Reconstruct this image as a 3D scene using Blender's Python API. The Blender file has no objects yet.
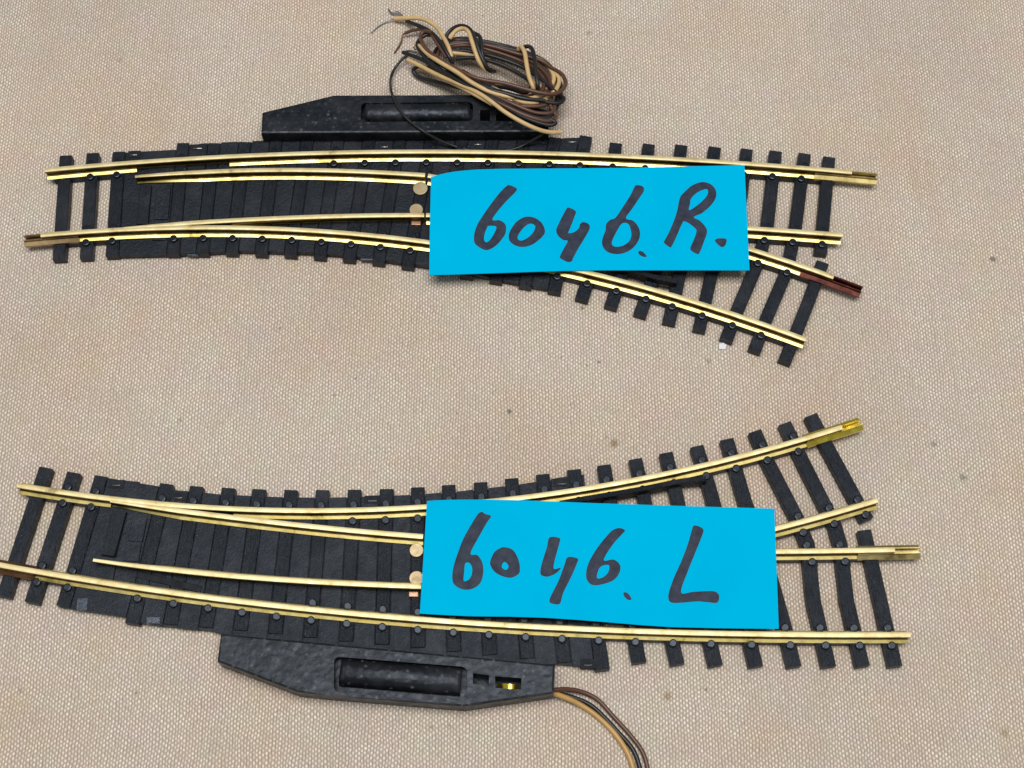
import bpy, bmesh, math, random
import numpy as np
from mathutils import Vector

random.seed(7)
SC = bpy.context.scene
COL = SC.collection
S = 0.1                     # script works in millimetres, 1 Blender unit = 1 cm

# ------------------------------------------------------------------ camera model
F = 1400.0
TILT = math.atan(2.96e-4 * F)
D = 317.0
CAM = Vector((0, -D * math.sin(TILT), D * math.cos(TILT)))
UP = Vector((0, math.cos(TILT), math.sin(TILT)))
FW = Vector((0, math.sin(TILT), -math.cos(TILT)))

def P(px, py, z=0.0):
    """survey: the point of the height-z plane (mm) measured at a photo position"""
    d = Vector((1, 0, 0)) * ((px - 512) / F) + UP * ((384 - py) / F) + FW
    t = (z - CAM.z) / d.z
    return CAM + d * t

# ------------------------------------------------------------------ materials
def new_mat(name):
    m = bpy.data.materials.new(name)
    m.use_nodes = True
    nt = m.node_tree
    b = nt.nodes['Principled BSDF']
    return m, nt, b

def N(nt, t, **kw):
    n = nt.nodes.new(t)
    for k, v in kw.items():
        if k.startswith('i_'):
            n.inputs[k[2:].replace('_', ' ')].default_value = v
        else:
            setattr(n, k, v)
    return n

def L(nt, a, b):
    nt.links.new(a, b)

def math_node(nt, op, a, b=None, c=None):
    n = nt.nodes.new('ShaderNodeMath')
    n.operation = op
    for i, v in enumerate((a, b, c)):
        if v is None:
            continue
        if hasattr(v, 'links'):
            nt.links.new(v, n.inputs[i])
        else:
            n.inputs[i].default_value = v
    return n.outputs[0]

def mixcol(nt, fac, a, b, mode='MIX'):
    n = nt.nodes.new('ShaderNodeMix')
    n.data_type = 'RGBA'
    n.blend_type = mode
    ins = [n.inputs[0], n.inputs[6], n.inputs[7]]
    for s, v in zip(ins, (fac, a, b)):
        if hasattr(v, 'links'):
            nt.links.new(v, s)
        else:
            s.default_value = v
    return n.outputs[2]

def ramp(nt, fac, stops):
    n = nt.nodes.new('ShaderNodeValToRGB')
    e = n.color_ramp.elements
    while len(e) < len(stops):
        e.new(0.5)
    for el, (p, c) in zip(e, stops):
        el.position = p
        el.color = c if len(c) == 4 else (*c, 1)
    nt.links.new(fac, n.inputs[0])
    return n.outputs[0]

def maprange(nt, v, a, b, c=0.0, d=1.0):
    n = nt.nodes.new('ShaderNodeMapRange')
    nt.links.new(v, n.inputs[0])
    for i, x in enumerate((a, b, c, d)):
        n.inputs[i + 1].default_value = x
    return n.outputs[0]

def coords(nt, scale=(1, 1, 1)):
    tc = nt.nodes.new('ShaderNodeTexCoord')
    mp = nt.nodes.new('ShaderNodeMapping')
    mp.inputs['Scale'].default_value = scale
    nt.links.new(tc.outputs['Object'], mp.inputs['Vector'])
    return mp.outputs[0]

def noise(nt, vec, scale, detail=2.0, rough=0.5):
    n = nt.nodes.new('ShaderNodeTexNoise')
    n.inputs['Scale'].default_value = scale
    n.inputs['Detail'].default_value = detail
    n.inputs['Roughness'].default_value = rough
    nt.links.new(vec, n.inputs['Vector'])
    return n.outputs[0]

def bump(nt, b, height, strength, dist):
    n = nt.nodes.new('ShaderNodeBump')
    n.inputs['Strength'].default_value = strength
    n.inputs['Distance'].default_value = dist
    nt.links.new(height, n.inputs['Height'])
    nt.links.new(n.outputs[0], b.inputs['Normal'])

def plastic(name, base, rough, grain=None, gs=0.3, dust=True, spec=0.43, hammer=False):
    m, nt, b = new_mat(name)
    v = coords(nt)
    n1 = noise(nt, v, 3.0, 3)
    c = mixcol(nt, n1, (*[x * 0.72 for x in base], 1), (*[x * 1.28 for x in base], 1))
    if dust:
        vo = N(nt, 'ShaderNodeTexVoronoi', i_Scale=9.0)
        L(nt, v, vo.inputs['Vector'])
        near = maprange(nt, vo.outputs['Distance'], 0.05, 0.09, 1, 0)
        wn = N(nt, 'ShaderNodeSeparateColor')
        L(nt, vo.outputs['Color'], wn.inputs[0])
        some = math_node(nt, 'GREATER_THAN', wn.outputs[0], 0.86)
        fl = math_node(nt, 'MULTIPLY', near, some)
        c = mixcol(nt, math_node(nt, 'MULTIPLY', fl, 0.5), c, (0.42, 0.42, 0.42, 1))
        film = maprange(nt, noise(nt, v, 1.1, 5, 0.65), 0.48, 0.75, 0, 0.10)
        c = mixcol(nt, film, c, (0.22, 0.22, 0.24, 1))
    if hammer:
        vo2 = N(nt, 'ShaderNodeTexVoronoi', i_Scale=9.0)
        wv = N(nt, 'ShaderNodeTexNoise', i_Scale=12.0, i_Detail=3.0)
        L(nt, v, wv.inputs['Vector'])
        wa = N(nt, 'ShaderNodeVectorMath', operation='MULTIPLY_ADD')
        L(nt, wv.outputs['Color'], wa.inputs[0])
        wa.inputs[1].default_value = (0.09, 0.09, 0.09)
        L(nt, v, wa.inputs[2])
        L(nt, wa.outputs[0], vo2.inputs['Vector'])
        sp = N(nt, 'ShaderNodeSeparateColor')
        L(nt, vo2.outputs['Color'], sp.inputs[0])
        hi = math_node(nt, 'MULTIPLY', maprange(nt, vo2.outputs['Distance'], 0.1, 0.42, 1, 0),
                       maprange(nt, sp.outputs[1], 0.55, 1.0, 0, 1))
        c = mixcol(nt, math_node(nt, 'MULTIPLY', hi, 0.6), c, (0.15, 0.15, 0.155, 1))  # glints on the hammered surface, put into the colour
        h = math_node(nt, 'ADD', noise(nt, v, 9.0, 0.6, 0.4), math_node(nt, 'MULTIPLY', noise(nt, v, 26.0, 2), 0.12))
        bump(nt, b, h, 0.27, 0.05)
    elif grain:
        vg = coords(nt, grain)
        g = noise(nt, vg, 1.0, 5, 0.65)
        g2 = noise(nt, v, 45.0, 2)
        h = math_node(nt, 'ADD', g, math_node(nt, 'MULTIPLY', g2, 0.25))
        bump(nt, b, h, gs, 0.045)
        c = mixcol(nt, maprange(nt, g, 0.33, 0.52, 0.45, 0), c, (0.004, 0.005, 0.008, 1))
    else:
        pb = noise(nt, v, 15.0, 5, 0.7)
        bump(nt, b, pb, gs, 0.045)
        c = mixcol(nt, maprange(nt, pb, 0.5, 0.68, 0, 0.55), c, (*[min(1, x * 2.0) for x in base], 1))
    L(nt, c, b.inputs['Base Color'])
    r = maprange(nt, noise(nt, v, 5.0, 4), 0.3, 0.7, rough - 0.1, rough + 0.1)
    L(nt, r, b.inputs['Roughness'])
    b.inputs['Specular IOR Level'].default_value = spec
    b.inputs['Specular Tint'].default_value = (0.77, 0.87, 1.0, 1)
    return m

def metal(name, c1, c2, rough, mottling=2.0, streak=True, metallic=1.0):
    m, nt, b = new_mat(name)
    v = coords(nt)
    n1 = noise(nt, v, mottling, 4, 0.6)
    c = ramp(nt, n1, [(0.30, tuple(x * 0.55 for x in c2)), (0.38, c2), (0.60, c1)])
    vs = coords(nt, (0.8, 60, 60))
    st = noise(nt, vs, 1.0, 3)
    r = maprange(nt, noise(nt, v, 6.0, 4), 0.3, 0.75, rough - 0.08, rough + 0.12)
    L(nt, c, b.inputs['Base Color'])
    L(nt, r, b.inputs['Roughness'])
    b.inputs['Metallic'].default_value = metallic
    if streak:
        bump(nt, b, st, 0.05, 0.01)
    return m

M = {}
M['sleeper'] = plastic('black_sleeper_plastic', (0.0075, 0.0085, 0.0115), 0.42, grain=(30, 2.6, 20), gs=0.9)
M['infill'] = plastic('black_plate_plastic', (0.0045, 0.0052, 0.0078), 0.45, gs=0.45, spec=0.38)
M['spike'] = plastic('black_spike_plastic', (0.006, 0.0072, 0.011), 0.3, gs=0.03, dust=False)
M['motor'] = plastic('black_hammered_casing', (0.0065, 0.007, 0.0085), 0.4, gs=0.6, hammer=True, spec=0.27)
M['motor_pebbled'] = plastic('black_pebbled_casing', (0.005, 0.0056, 0.007), 0.4, hammer=True, spec=0.36)
M['motor_smooth'] = plastic('black_cast_casing', (0.005, 0.0056, 0.0075), 0.5, gs=1.0, spec=0.34)
M['dark'] = plastic('recess_shade_black', (0.006, 0.006, 0.007), 0.7, dust=False)  # near-black that puts the shade of recesses into the colour
M['clip'] = plastic('pale_clip_plastic', (0.03, 0.036, 0.048), 0.16, gs=0.15, dust=False)
M['brass'] = metal('rail_brass', (0.82, 0.675, 0.27), (0.70, 0.545, 0.165), 0.40)
M['brass_head'] = metal('worn_rail_head', (0.78, 0.665, 0.37), (0.66, 0.53, 0.25), 0.5, metallic=0.6)
M['brass_dull'] = metal('dull_brass', (0.62, 0.50, 0.22), (0.42, 0.33, 0.13), 0.4)
M['brass_bright'] = metal('bright_brass', (0.95, 0.74, 0.12), (0.82, 0.62, 0.08), 0.24)
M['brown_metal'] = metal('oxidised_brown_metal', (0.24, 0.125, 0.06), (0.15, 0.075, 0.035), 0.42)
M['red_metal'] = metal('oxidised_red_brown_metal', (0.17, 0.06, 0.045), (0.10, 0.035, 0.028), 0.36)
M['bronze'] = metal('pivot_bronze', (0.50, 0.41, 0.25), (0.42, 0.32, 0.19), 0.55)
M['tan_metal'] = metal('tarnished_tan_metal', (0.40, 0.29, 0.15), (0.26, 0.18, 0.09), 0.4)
M['brass_web'] = metal('tarnish_and_shade_rail_web', (0.20, 0.14, 0.045), (0.11, 0.07, 0.022), 0.5)  # tarnish plus the dark reflections under the head, put into the colour
M['copper'] = metal('copper', (0.5, 0.30, 0.19), (0.4, 0.22, 0.13), 0.5)
M['tin'] = metal('tinned_strand', (0.42, 0.42, 0.42), (0.2, 0.2, 0.2), 0.4)

def wire_mat(name, c, rough=0.38):
    m, nt, b = new_mat(name)
    v = coords(nt)
    n1 = noise(nt, v, 4.0, 3)
    L(nt, mixcol(nt, n1, (*[x * 0.75 for x in c], 1), (*[min(1, x * 1.25) for x in c], 1)), b.inputs['Base Color'])
    b.inputs['Roughness'].default_value = rough
    bump(nt, b, noise(nt, v, 9, 2), 0.1, 0.01)
    return m
M['w_black'] = wire_mat('black_insulation', (0.010, 0.010, 0.011), 0.42)
M['w_brown'] = wire_mat('brown_insulation', (0.098, 0.041, 0.023))
M['w_tan'] = wire_mat('tan_insulation', (0.62, 0.42, 0.19))
M['w_ochre'] = wire_mat('ochre_insulation', (0.50, 0.29, 0.085))

def paper():
    m, nt, b = new_mat('cyan_card')
    v = coords(nt)
    n1 = noise(nt, v, 60.0, 4, 0.7)
    c = mixcol(nt, n1, (0.0, 0.445, 0.715, 1), (0.0, 0.482, 0.785, 1))
    lo = noise(nt, v, 0.5, 4, 0.6)
    c = mixcol(nt, maprange(nt, lo, 0.35, 0.7, 0, 0.6), c, (0.6, 0.90, 0.93, 1), 'MULTIPLY')
    L(nt, c, b.inputs['Base Color'])
    b.inputs['Roughness'].default_value = 0.85
    b.inputs['Specular IOR Level'].default_value = 0.0
    bump(nt, b, n1, 0.3, 0.012)
    return m
M['card'] = paper()

def ink():
    m, nt, b = new_mat('grey_marker_ink')
    v = coords(nt)
    c = mixcol(nt, maprange(nt, noise(nt, v, 5.0, 5, 0.65), 0.3, 0.7), (0.016, 0.022, 0.040, 1), (0.042, 0.051, 0.080, 1))
    L(nt, c, b.inputs['Base Color'])
    b.inputs['Roughness'].default_value = 0.6
    b.inputs['Specular IOR Level'].default_value = 0.2
    return m
M['ink'] = ink()

def cloth():
    m, nt, b = new_mat('beige_canvas')
    tc = nt.nodes.new('ShaderNodeTexCoord')
    v = tc.outputs['Object']
    # thread wobble
    wob = N(nt, 'ShaderNodeTexNoise', i_Scale=2.2, i_Detail=3.0)
    L(nt, v, wob.inputs['Vector'])
    vm = N(nt, 'ShaderNodeVectorMath', operation='MULTIPLY_ADD')
    L(nt, wob.outputs['Color'], vm.inputs[0])
    vm.inputs[1].default_value = (0.10, 0.10, 0)
    L(nt, v, vm.inputs[2])
    wob2 = N(nt, 'ShaderNodeTexNoise', i_Scale=16.0, i_Detail=1.0)
    L(nt, v, wob2.inputs['Vector'])
    vm2 = N(nt, 'ShaderNodeVectorMath', operation='MULTIPLY_ADD')
    L(nt, wob2.outputs['Color'], vm2.inputs[0])
    vm2.inputs[1].default_value = (0.022, 0.022, 0)
    L(nt, vm.outputs[0], vm2.inputs[2])
    sx = N(nt, 'ShaderNodeSeparateXYZ')
    L(nt, vm2.outputs[0], sx.inputs[0])
    X = math_node(nt, 'DIVIDE', sx.outputs[0], 0.063)
    Y = math_node(nt, 'DIVIDE', sx.outputs[1], 0.100)
    ix = math_node(nt, 'FLOOR', X)
    par = math_node(nt, 'MULTIPLY', math_node(nt, 'FLOORED_MODULO', ix, 2.0), 0.5)
    Y2 = math_node(nt, 'ADD', Y, par)
    iy = math_node(nt, 'FLOOR', Y2)
    fx = math_node(nt, 'SUBTRACT', math_node(nt, 'SUBTRACT', X, ix), 0.5)
    fy = math_node(nt, 'SUBTRACT', math_node(nt, 'SUBTRACT', Y2, iy), 0.5)
    cv = N(nt, 'ShaderNodeCombineXYZ')
    L(nt, ix, cv.inputs[0]); L(nt, iy, cv.inputs[1])
    wn = N(nt, 'ShaderNodeTexWhiteNoise')
    L(nt, cv.outputs[0], wn.inputs['Vector'])
    rnd = wn.outputs['Value']
    wc = N(nt, 'ShaderNodeSeparateColor')
    L(nt, wn.outputs['Color'], wc.inputs[0])
    fx = math_node(nt, 'ADD', fx, maprange(nt, wc.outputs[0], 0, 1, -0.05, 0.05))
    fy = math_node(nt, 'ADD', fy, maprange(nt, wc.outputs[1], 0, 1, -0.07, 0.07))
    r2 = math_node(nt, 'ADD',
                   math_node(nt, 'POWER', math_node(nt, 'DIVIDE', math_node(nt, 'ABSOLUTE', fx), 0.37), 2.0),
                   math_node(nt, 'POWER', math_node(nt, 'DIVIDE', math_node(nt, 'ABSOLUTE', fy), 0.33), 2.0))
    dot = maprange(nt, r2, 0.1, 1.25, 1, 0)
    amp = maprange(nt, rnd, 0, 1, 0.5, 1.08)
    cw = N(nt, 'ShaderNodeTexWhiteNoise', noise_dimensions='1D')
    L(nt, ix, cw.inputs['W'])
    amp = math_node(nt, 'MULTIPLY', amp, maprange(nt, cw.outputs['Value'], 0, 1, 0.84, 1.06))
    patch = noise(nt, v, 0.9, 3, 0.6)
    amp = math_node(nt, 'MULTIPLY', amp, maprange(nt, patch, 0.3, 0.65, 0.8, 1.1))
    dots = math_node(nt, 'MULTIPLY', dot, amp)
    # weft seen between the dots
    fyw = math_node(nt, 'ABSOLUTE', fx)
    gap = maprange(nt, fyw, 0.34, 0.5, 0, 1)
    base = mixcol(nt, dots, (0.492, 0.410, 0.326, 1), (0.92, 0.832, 0.722, 1))
    dash = maprange(nt, noise(nt, coords(nt, (26, 12, 1)), 1.0, 2), 0.36, 0.66, 0.18, 0.72)
    base = mixcol(nt, math_node(nt, 'MULTIPLY', gap, dash), base, (0.15, 0.12, 0.098, 1))
    hue = N(nt, 'ShaderNodeTexNoise', i_Scale=1.6, i_Detail=3.0)
    L(nt, v, hue.inputs['Vector'])
    base = mixcol(nt, 0.085, base, hue.outputs['Color'], 'OVERLAY')
    # washing and tea-coloured blotches in the cloth itself
    big = noise(nt, v, 0.24, 5, 0.6)
    base = mixcol(nt, maprange(nt, big, 0.44, 0.66, 0, 0.5), base, (1.0, 0.87, 0.74, 1), 'MULTIPLY')
    big2 = noise(nt, coords(nt, (0.21, 0.16, 1)), 1.0, 3, 0.5)
    base = mixcol(nt, maprange(nt, big2, 0.42, 0.66, 0, 0.5), base, (0.88, 0.87, 0.89, 1), 'MULTIPLY')
    mid = noise(nt, v, 1.3, 3, 0.6)
    base = mixcol(nt, maprange(nt, mid, 0.5, 0.75, 0, 0.30), base, (0.93, 0.90, 0.80, 1), 'MULTIPLY')
    fine = noise(nt, v, 9.0, 4, 0.75)
    base = mixcol(nt, maprange(nt, fine, 0.35, 0.65, 0.0, 0.22), base, (0.86, 0.82, 0.80, 1), 'MULTIPLY')
    # dark fibres / nubs
    vo = N(nt, 'ShaderNodeTexVoronoi', i_Scale=1.7)
    L(nt, v, vo.inputs['Vector'])
    sc = N(nt, 'ShaderNodeSeparateColor')
    L(nt, vo.outputs['Color'], sc.inputs[0])
    nub = math_node(nt, 'MULTIPLY', maprange(nt, vo.outputs['Distance'], 0.025, 0.07, 1, 0),
                    math_node(nt, 'GREATER_THAN', sc.outputs[0], 0.72))
    base = mixcol(nt, math_node(nt, 'MULTIPLY', nub, 0.55), base, (0.12, 0.09, 0.065, 1))
    # individual stains
    def spot(px, py, r, col, s):
        nonlocal base
        c = P(px, py, 0) * S
        dn = N(nt, 'ShaderNodeVectorMath', operation='DISTANCE')
        L(nt, vm2.outputs[0], dn.inputs[0])
        dn.inputs[1].default_value = (c.x + 0.06, c.y + 0.06, 0)
        f = maprange(nt, dn.outputs['Value'], r * 0.35, r, s, 0)
        base = mixcol(nt, f, base, (*col, 1))
    br, dk = (0.24, 0.15, 0.075), (0.11, 0.095, 0.08)
    for a in ((614, 443, .13, br, .75), (606, 437, .07, br, .4), (993, 259, .10, dk, .75), (963, 477, .11, dk, .55),
              (934, 445, .09, dk, .5), (668, 696, .14, br, .6), (509, 411, .08, dk, .8), (583, 308, .07, dk, .7),
              (589, 33, .10, br, .45), (1005, 733, .13, br, .45), (706, 689, .05, dk, .7), (599, 362, .06, dk, .6),
              (709, 361, .10, dk, .35), (878, 259, .05, dk, .5), (432, 728, .06, br, .5), (20, 690, .08, dk, .35),
              (880, 110, .07, br, .4), (120, 60, .09, br, .35), (180, 420, .08, br, .4), (335, 395, .05, dk, .5)):
        spot(*a)
    L(nt, base, b.inputs['Base Color'])
    b.inputs['Roughness'].default_value = 0.9
    b.inputs['Specular IOR Level'].default_value = 0.15
    hgt = math_node(nt, 'SUBTRACT', dots, math_node(nt, 'MULTIPLY', gap, 0.5))
    bump(nt, b, hgt, 0.3, 0.02)
    return m
M['cloth'] = cloth()

# ------------------------------------------------------------------ mesh helpers
def link(name, bm, mat, parent=None, origin=Vector((0, 0, 0)), smooth=False, angle=None):
    bmesh.ops.recalc_face_normals(bm, faces=bm.faces[:])
    me = bpy.data.meshes.new(name)
    for v in bm.verts:
        v.co = (v.co - origin) * S
    bm.to_mesh(me)
    bm.free()
    if isinstance(mat, (list, tuple)):
        for x in mat:
            me.materials.append(M[x])
    else:
        me.materials.append(M[mat])
    if smooth:
        for p in me.polygons:
            p.use_smooth = True
        if angle:
            me.set_sharp_from_angle(angle=math.radians(angle))
    o = bpy.data.objects.new(name, me)
    COL.objects.link(o)
    if parent is not None:
        o.parent = parent
    return o

def sweep(bm, path, prof, scale_fn=None, slots=None):
    """prof: closed list of (lateral, up); path: list of Vectors (horizontal travel)"""
    n = len(path)
    rings = []
    for i, p in enumerate(path):
        a = path[max(0, i - 1)]
        c = path[min(n - 1, i + 1)]
        t1 = (p - a) if i > 0 else (c - p)
        t2 = (c - p) if i < n - 1 else (p - a)
        t1 = Vector((t1.x, t1.y, 0)).normalized()
        t2 = Vector((t2.x, t2.y, 0)).normalized()
        t = (t1 + t2).normalized()
        lat = Vector((-t.y, t.x, 0))
        k = 1.0 / max(0.5, t.dot(t1))
        pr = scale_fn(i / (n - 1), prof) if scale_fn else prof
        rings.append([bm.verts.new(p + lat * (u * k) + Vector((0, 0, w))) for u, w in pr])
    m = len(prof)
    for i in range(n - 1):
        for j in range(m):
            f = bm.faces.new((rings[i][j], rings[i][(j + 1) % m], rings[i + 1][(j + 1) % m], rings[i + 1][j]))
            if slots and j in slots:
                f.material_index = slots[j]
    bm.faces.new(list(reversed(rings[0])))
    bm.faces.new(rings[-1])

def catmull(pts, k=8):
    out = []
    n = len(pts)
    for i in range(n - 1):
        p0 = pts[i - 1] if i > 0 else pts[i] * 2 - pts[i + 1]
        p1, p2 = pts[i], pts[i + 1]
        p3 = pts[i + 2] if i + 2 < n else pts[i + 1] * 2 - pts[i]
        for s in range(k):
            t = s / k
            out.append(0.5 * ((2 * p1) + (p2 - p0) * t + (2 * p0 - 5 * p1 + 4 * p2 - p3) * t * t
                              + (3 * p1 - p0 - 3 * p2 + p3) * t ** 3))
    out.append(pts[-1].copy())
    return out

def tube(bm, pts, r, seg=10, k=8, taper=None):
    path = catmull(pts, k)
    n = len(path)
    t = (path[1] - path[0]).normalized()
    nrm = t.orthogonal().normalized()
    rings = []
    for i, p in enumerate(path):
        tt = (path[min(n - 1, i + 1)] - path[max(0, i - 1)])
        if tt.length < 1e-9:
            tt = t
        tt.normalize()
        nrm = (nrm - tt * nrm.dot(tt)).normalized()
        bi = tt.cross(nrm)
        rr = r * (taper(i / (n - 1)) if taper else 1)
        rings.append([bm.verts.new(p + (nrm * math.cos(2 * math.pi * j / seg) + bi * math.sin(2 * math.pi * j / seg)) * rr)
                      for j in range(seg)])
    for i in range(n - 1):
        for j in range(seg):
            bm.faces.new((rings[i][j], rings[i][(j + 1) % seg], rings[i + 1][(j + 1) % seg], rings[i + 1][j]))
    bm.faces.new(list(reversed(rings[0])))
    bm.faces.new(rings[-1])

def prism(bm, poly, z0, z1, bev=0.0):
    lo = [bm.verts.new((p[0], p[1], z0)) for p in poly]
    hi = [bm.verts.new((p[0], p[1], z1)) for p in poly]
    n = len(poly)
    top = bm.faces.new(hi)
    bm.faces.new(list(reversed(lo)))
    for i in range(n):
        bm.faces.new((lo[i], lo[(i + 1) % n], hi[(i + 1) % n], hi[i]))
    if bev:
        bmesh.ops.bevel(bm, geom=list(top.edges), offset=bev, segments=2, affect='EDGES', profile=0.6)

def disc(bm, c, r, z0, z1, seg=16, bev=0.0, sx=1.0):
    prism(bm, [(c.x + sx * r * math.cos(2 * math.pi * i / seg), c.y + r * math.sin(2 * math.pi * i / seg)) for i in range(seg)],
          z0, z1, bev)

def empty(name, loc):
    o = bpy.data.objects.new(name, None)
    o.empty_display_size = 0.5
    o.location = loc * S
    COL.objects.link(o)
    return o

def tag(o, label, cat, group=None, kind=None):
    o['label'] = label
    if cat:
        o['category'] = cat
    if group:
        o['group'] = group
    if kind:
        o['kind'] = kind

# ------------------------------------------------------------------ cloth (setting)
bm = bmesh.new()
NX, NY = 120, 100
gv = []
rnd = random.Random(3)
ph = [rnd.uniform(0, 6.28) for _ in range(6)]
def cloth_z(x, y):
    return -0.06 + 0.05 * (math.sin(x * 0.021 + ph[0]) * math.sin(y * 0.027 + ph[1])
                           + 0.6 * math.sin(x * 0.043 - y * 0.03 + ph[2])) - 0.05
for j in range(NY + 1):
    row = []
    for i in range(NX + 1):
        x = -260 + 520 * i / NX
        y = -230 + 460 * j / NY
        row.append(bm.verts.new((x, y, cloth_z(x, y))))
    gv.append(row)
for j in range(NY):
    for i in range(NX):
        bm.faces.new((gv[j][i], gv[j][i + 1], gv[j + 1][i + 1], gv[j + 1][i]))
o = link('table_cloth', bm, 'cloth', smooth=True)
tag(o, 'beige woven canvas cloth the track pieces lie on', None, kind='structure')

# ------------------------------------------------------------------ turnout building blocks
ZS = 2.3        # sleeper top
ZR = 4.9        # rail top
ZI = 2.12       # infill plank top
HEAD, FOOT = 0.58, 1.27

WEB = 0.24
def rail_prof(foot_l=FOOT, foot_r=FOOT):
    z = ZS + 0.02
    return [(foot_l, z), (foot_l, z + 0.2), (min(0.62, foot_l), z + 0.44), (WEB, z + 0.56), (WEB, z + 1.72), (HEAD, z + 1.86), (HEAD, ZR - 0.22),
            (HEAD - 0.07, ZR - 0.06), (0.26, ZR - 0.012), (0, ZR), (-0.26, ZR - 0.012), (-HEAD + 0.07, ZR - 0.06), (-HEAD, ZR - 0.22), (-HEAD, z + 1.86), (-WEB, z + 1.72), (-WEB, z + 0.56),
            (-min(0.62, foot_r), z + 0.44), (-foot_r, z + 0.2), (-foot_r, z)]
RAIL_WEB = {2: 1, 3: 1, 4: 1, 5: 1, 12: 1, 13: 1, 14: 1, 15: 1, 6: 2, 7: 2, 8: 2, 9: 2, 10: 2, 11: 2}   # web coloured for tarnish and dark reflections, worn head

def fit_rail(px, deg=3):
    """world curve y(x) through surveyed rail-head points"""
    w = [P(x, y, ZR) for x, y in px]
    c = np.polyfit([p.x for p in w], [p.y for p in w], min(deg, len(w) - 1))
    return c, w

class Curve:
    def __init__(self, px, deg=3):
        self.c, self.w = fit_rail(px, deg)
        self.x0, self.x1 = self.w[0].x, self.w[-1].x
    def y(self, x):
        return float(np.polyval(self.c, x))
    def pts(self, x0=None, x1=None, n=48, z=0.0):
        x0 = self.x0 if x0 is None else x0
        x1 = self.x1 if x1 is None else x1
        return [Vector((x0 + (x1 - x0) * i / (n - 1), self.y(x0 + (x1 - x0) * i / (n - 1)), z)) for i in range(n)]
    def tan(self, x):
        d = float(np.polyval(np.polyder(self.c), x))
        return Vector((1, d, 0)).normalized()

def XW(px, py, z=ZR):
    return P(px, py, z).x

SW = 3.0
SLEEPER_PROF = [(-SW / 2, 0.0), (-SW / 2, ZS - 0.22), (-SW / 2 + 0.2, ZS), (SW / 2 - 0.2, ZS), (SW / 2, ZS - 0.22), (SW / 2, 0.0)]

spike_mesh = None
def get_spike():
    global spike_mesh
    if spike_mesh is None:
        b = bmesh.new()
        prism(b, [(-1.15, -1.0), (1.15, -1.0), (1.15, 0.95), (-1.15, 0.95)], -0.1, 0.17, 0.06)
        npad = len(b.faces)
        disc(b, Vector((0, 0.05, 0)), 0.88, 0.1, 1.0, 16, 0.26)
        b.faces.ensure_lookup_table()
        for f in b.faces:
            if f.calc_center_median().z < 0.2 and max(v.co.z for v in f.verts) < 0.2:
                f.material_index = 1
        bmesh.ops.recalc_face_normals(b, faces=b.faces[:])
        for v in b.verts:
            v.co *= S
        spike_mesh = bpy.data.meshes.new('rail_chair')
        b.to_mesh(spike_mesh)
        b.free()
        spike_mesh.materials.append(M['spike'])
        spike_mesh.materials.append(M['sleeper'])
    return spike_mesh

def seg_cross(path, cur):
    """where a sleeper path crosses a rail curve"""
    for a, b in zip(path[:-1], path[1:]):
        fa, fb = a.y - cur.y(a.x), b.y - cur.y(b.x)
        if fa * fb <= 0 and abs(fa - fb) > 1e-9:
            t = fa / (fa - fb)
            return a + (b - a) * t
    return None

def edge_y(poly, x):
    for a, b in zip(poly[:-1], poly[1:]):
        if a.x <= x <= b.x:
            return a.y + (b.y - a.y) * (x - a.x) / max(1e-6, b.x - a.x)
    return poly[0].y if x < poly[0].x else poly[-1].y

def along(path, s):
    """point at fraction s of the path, straight chord between its ends"""
    return path[0].lerp(path[-1], s)

def joiner(parent, org, cur, xa, xb, mat, xrail, label=None, lean=0.0):
    """folded metal rail joiner from xa to xb, the rail inside it stops at xrail"""
    b = bmesh.new()
    z = ZS - 0.12
    t = 0.16
    w = 1.52
    prof = [(w, z), (w, z + 0.6), (0.68, z + 1.05), (0.66, z + 1.75), (0.52, z + 1.75), (0.52, z + 0.95), (w - t, z + 0.5), (w - t, z + t),
            (-w + t, z + t), (-w + t, z + 0.5), (-0.52, z + 0.95), (-0.52, z + 1.75), (-0.66, z + 1.75), (-0.68, z + 1.05), (-w, z + 0.6), (-w, z)]
    sweep(b, cur.pts(xa, xb, 10), prof)
    o = link('rail_joiner', b, mat, parent, org)
    if label:
        o['label'] = label
    return o

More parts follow.
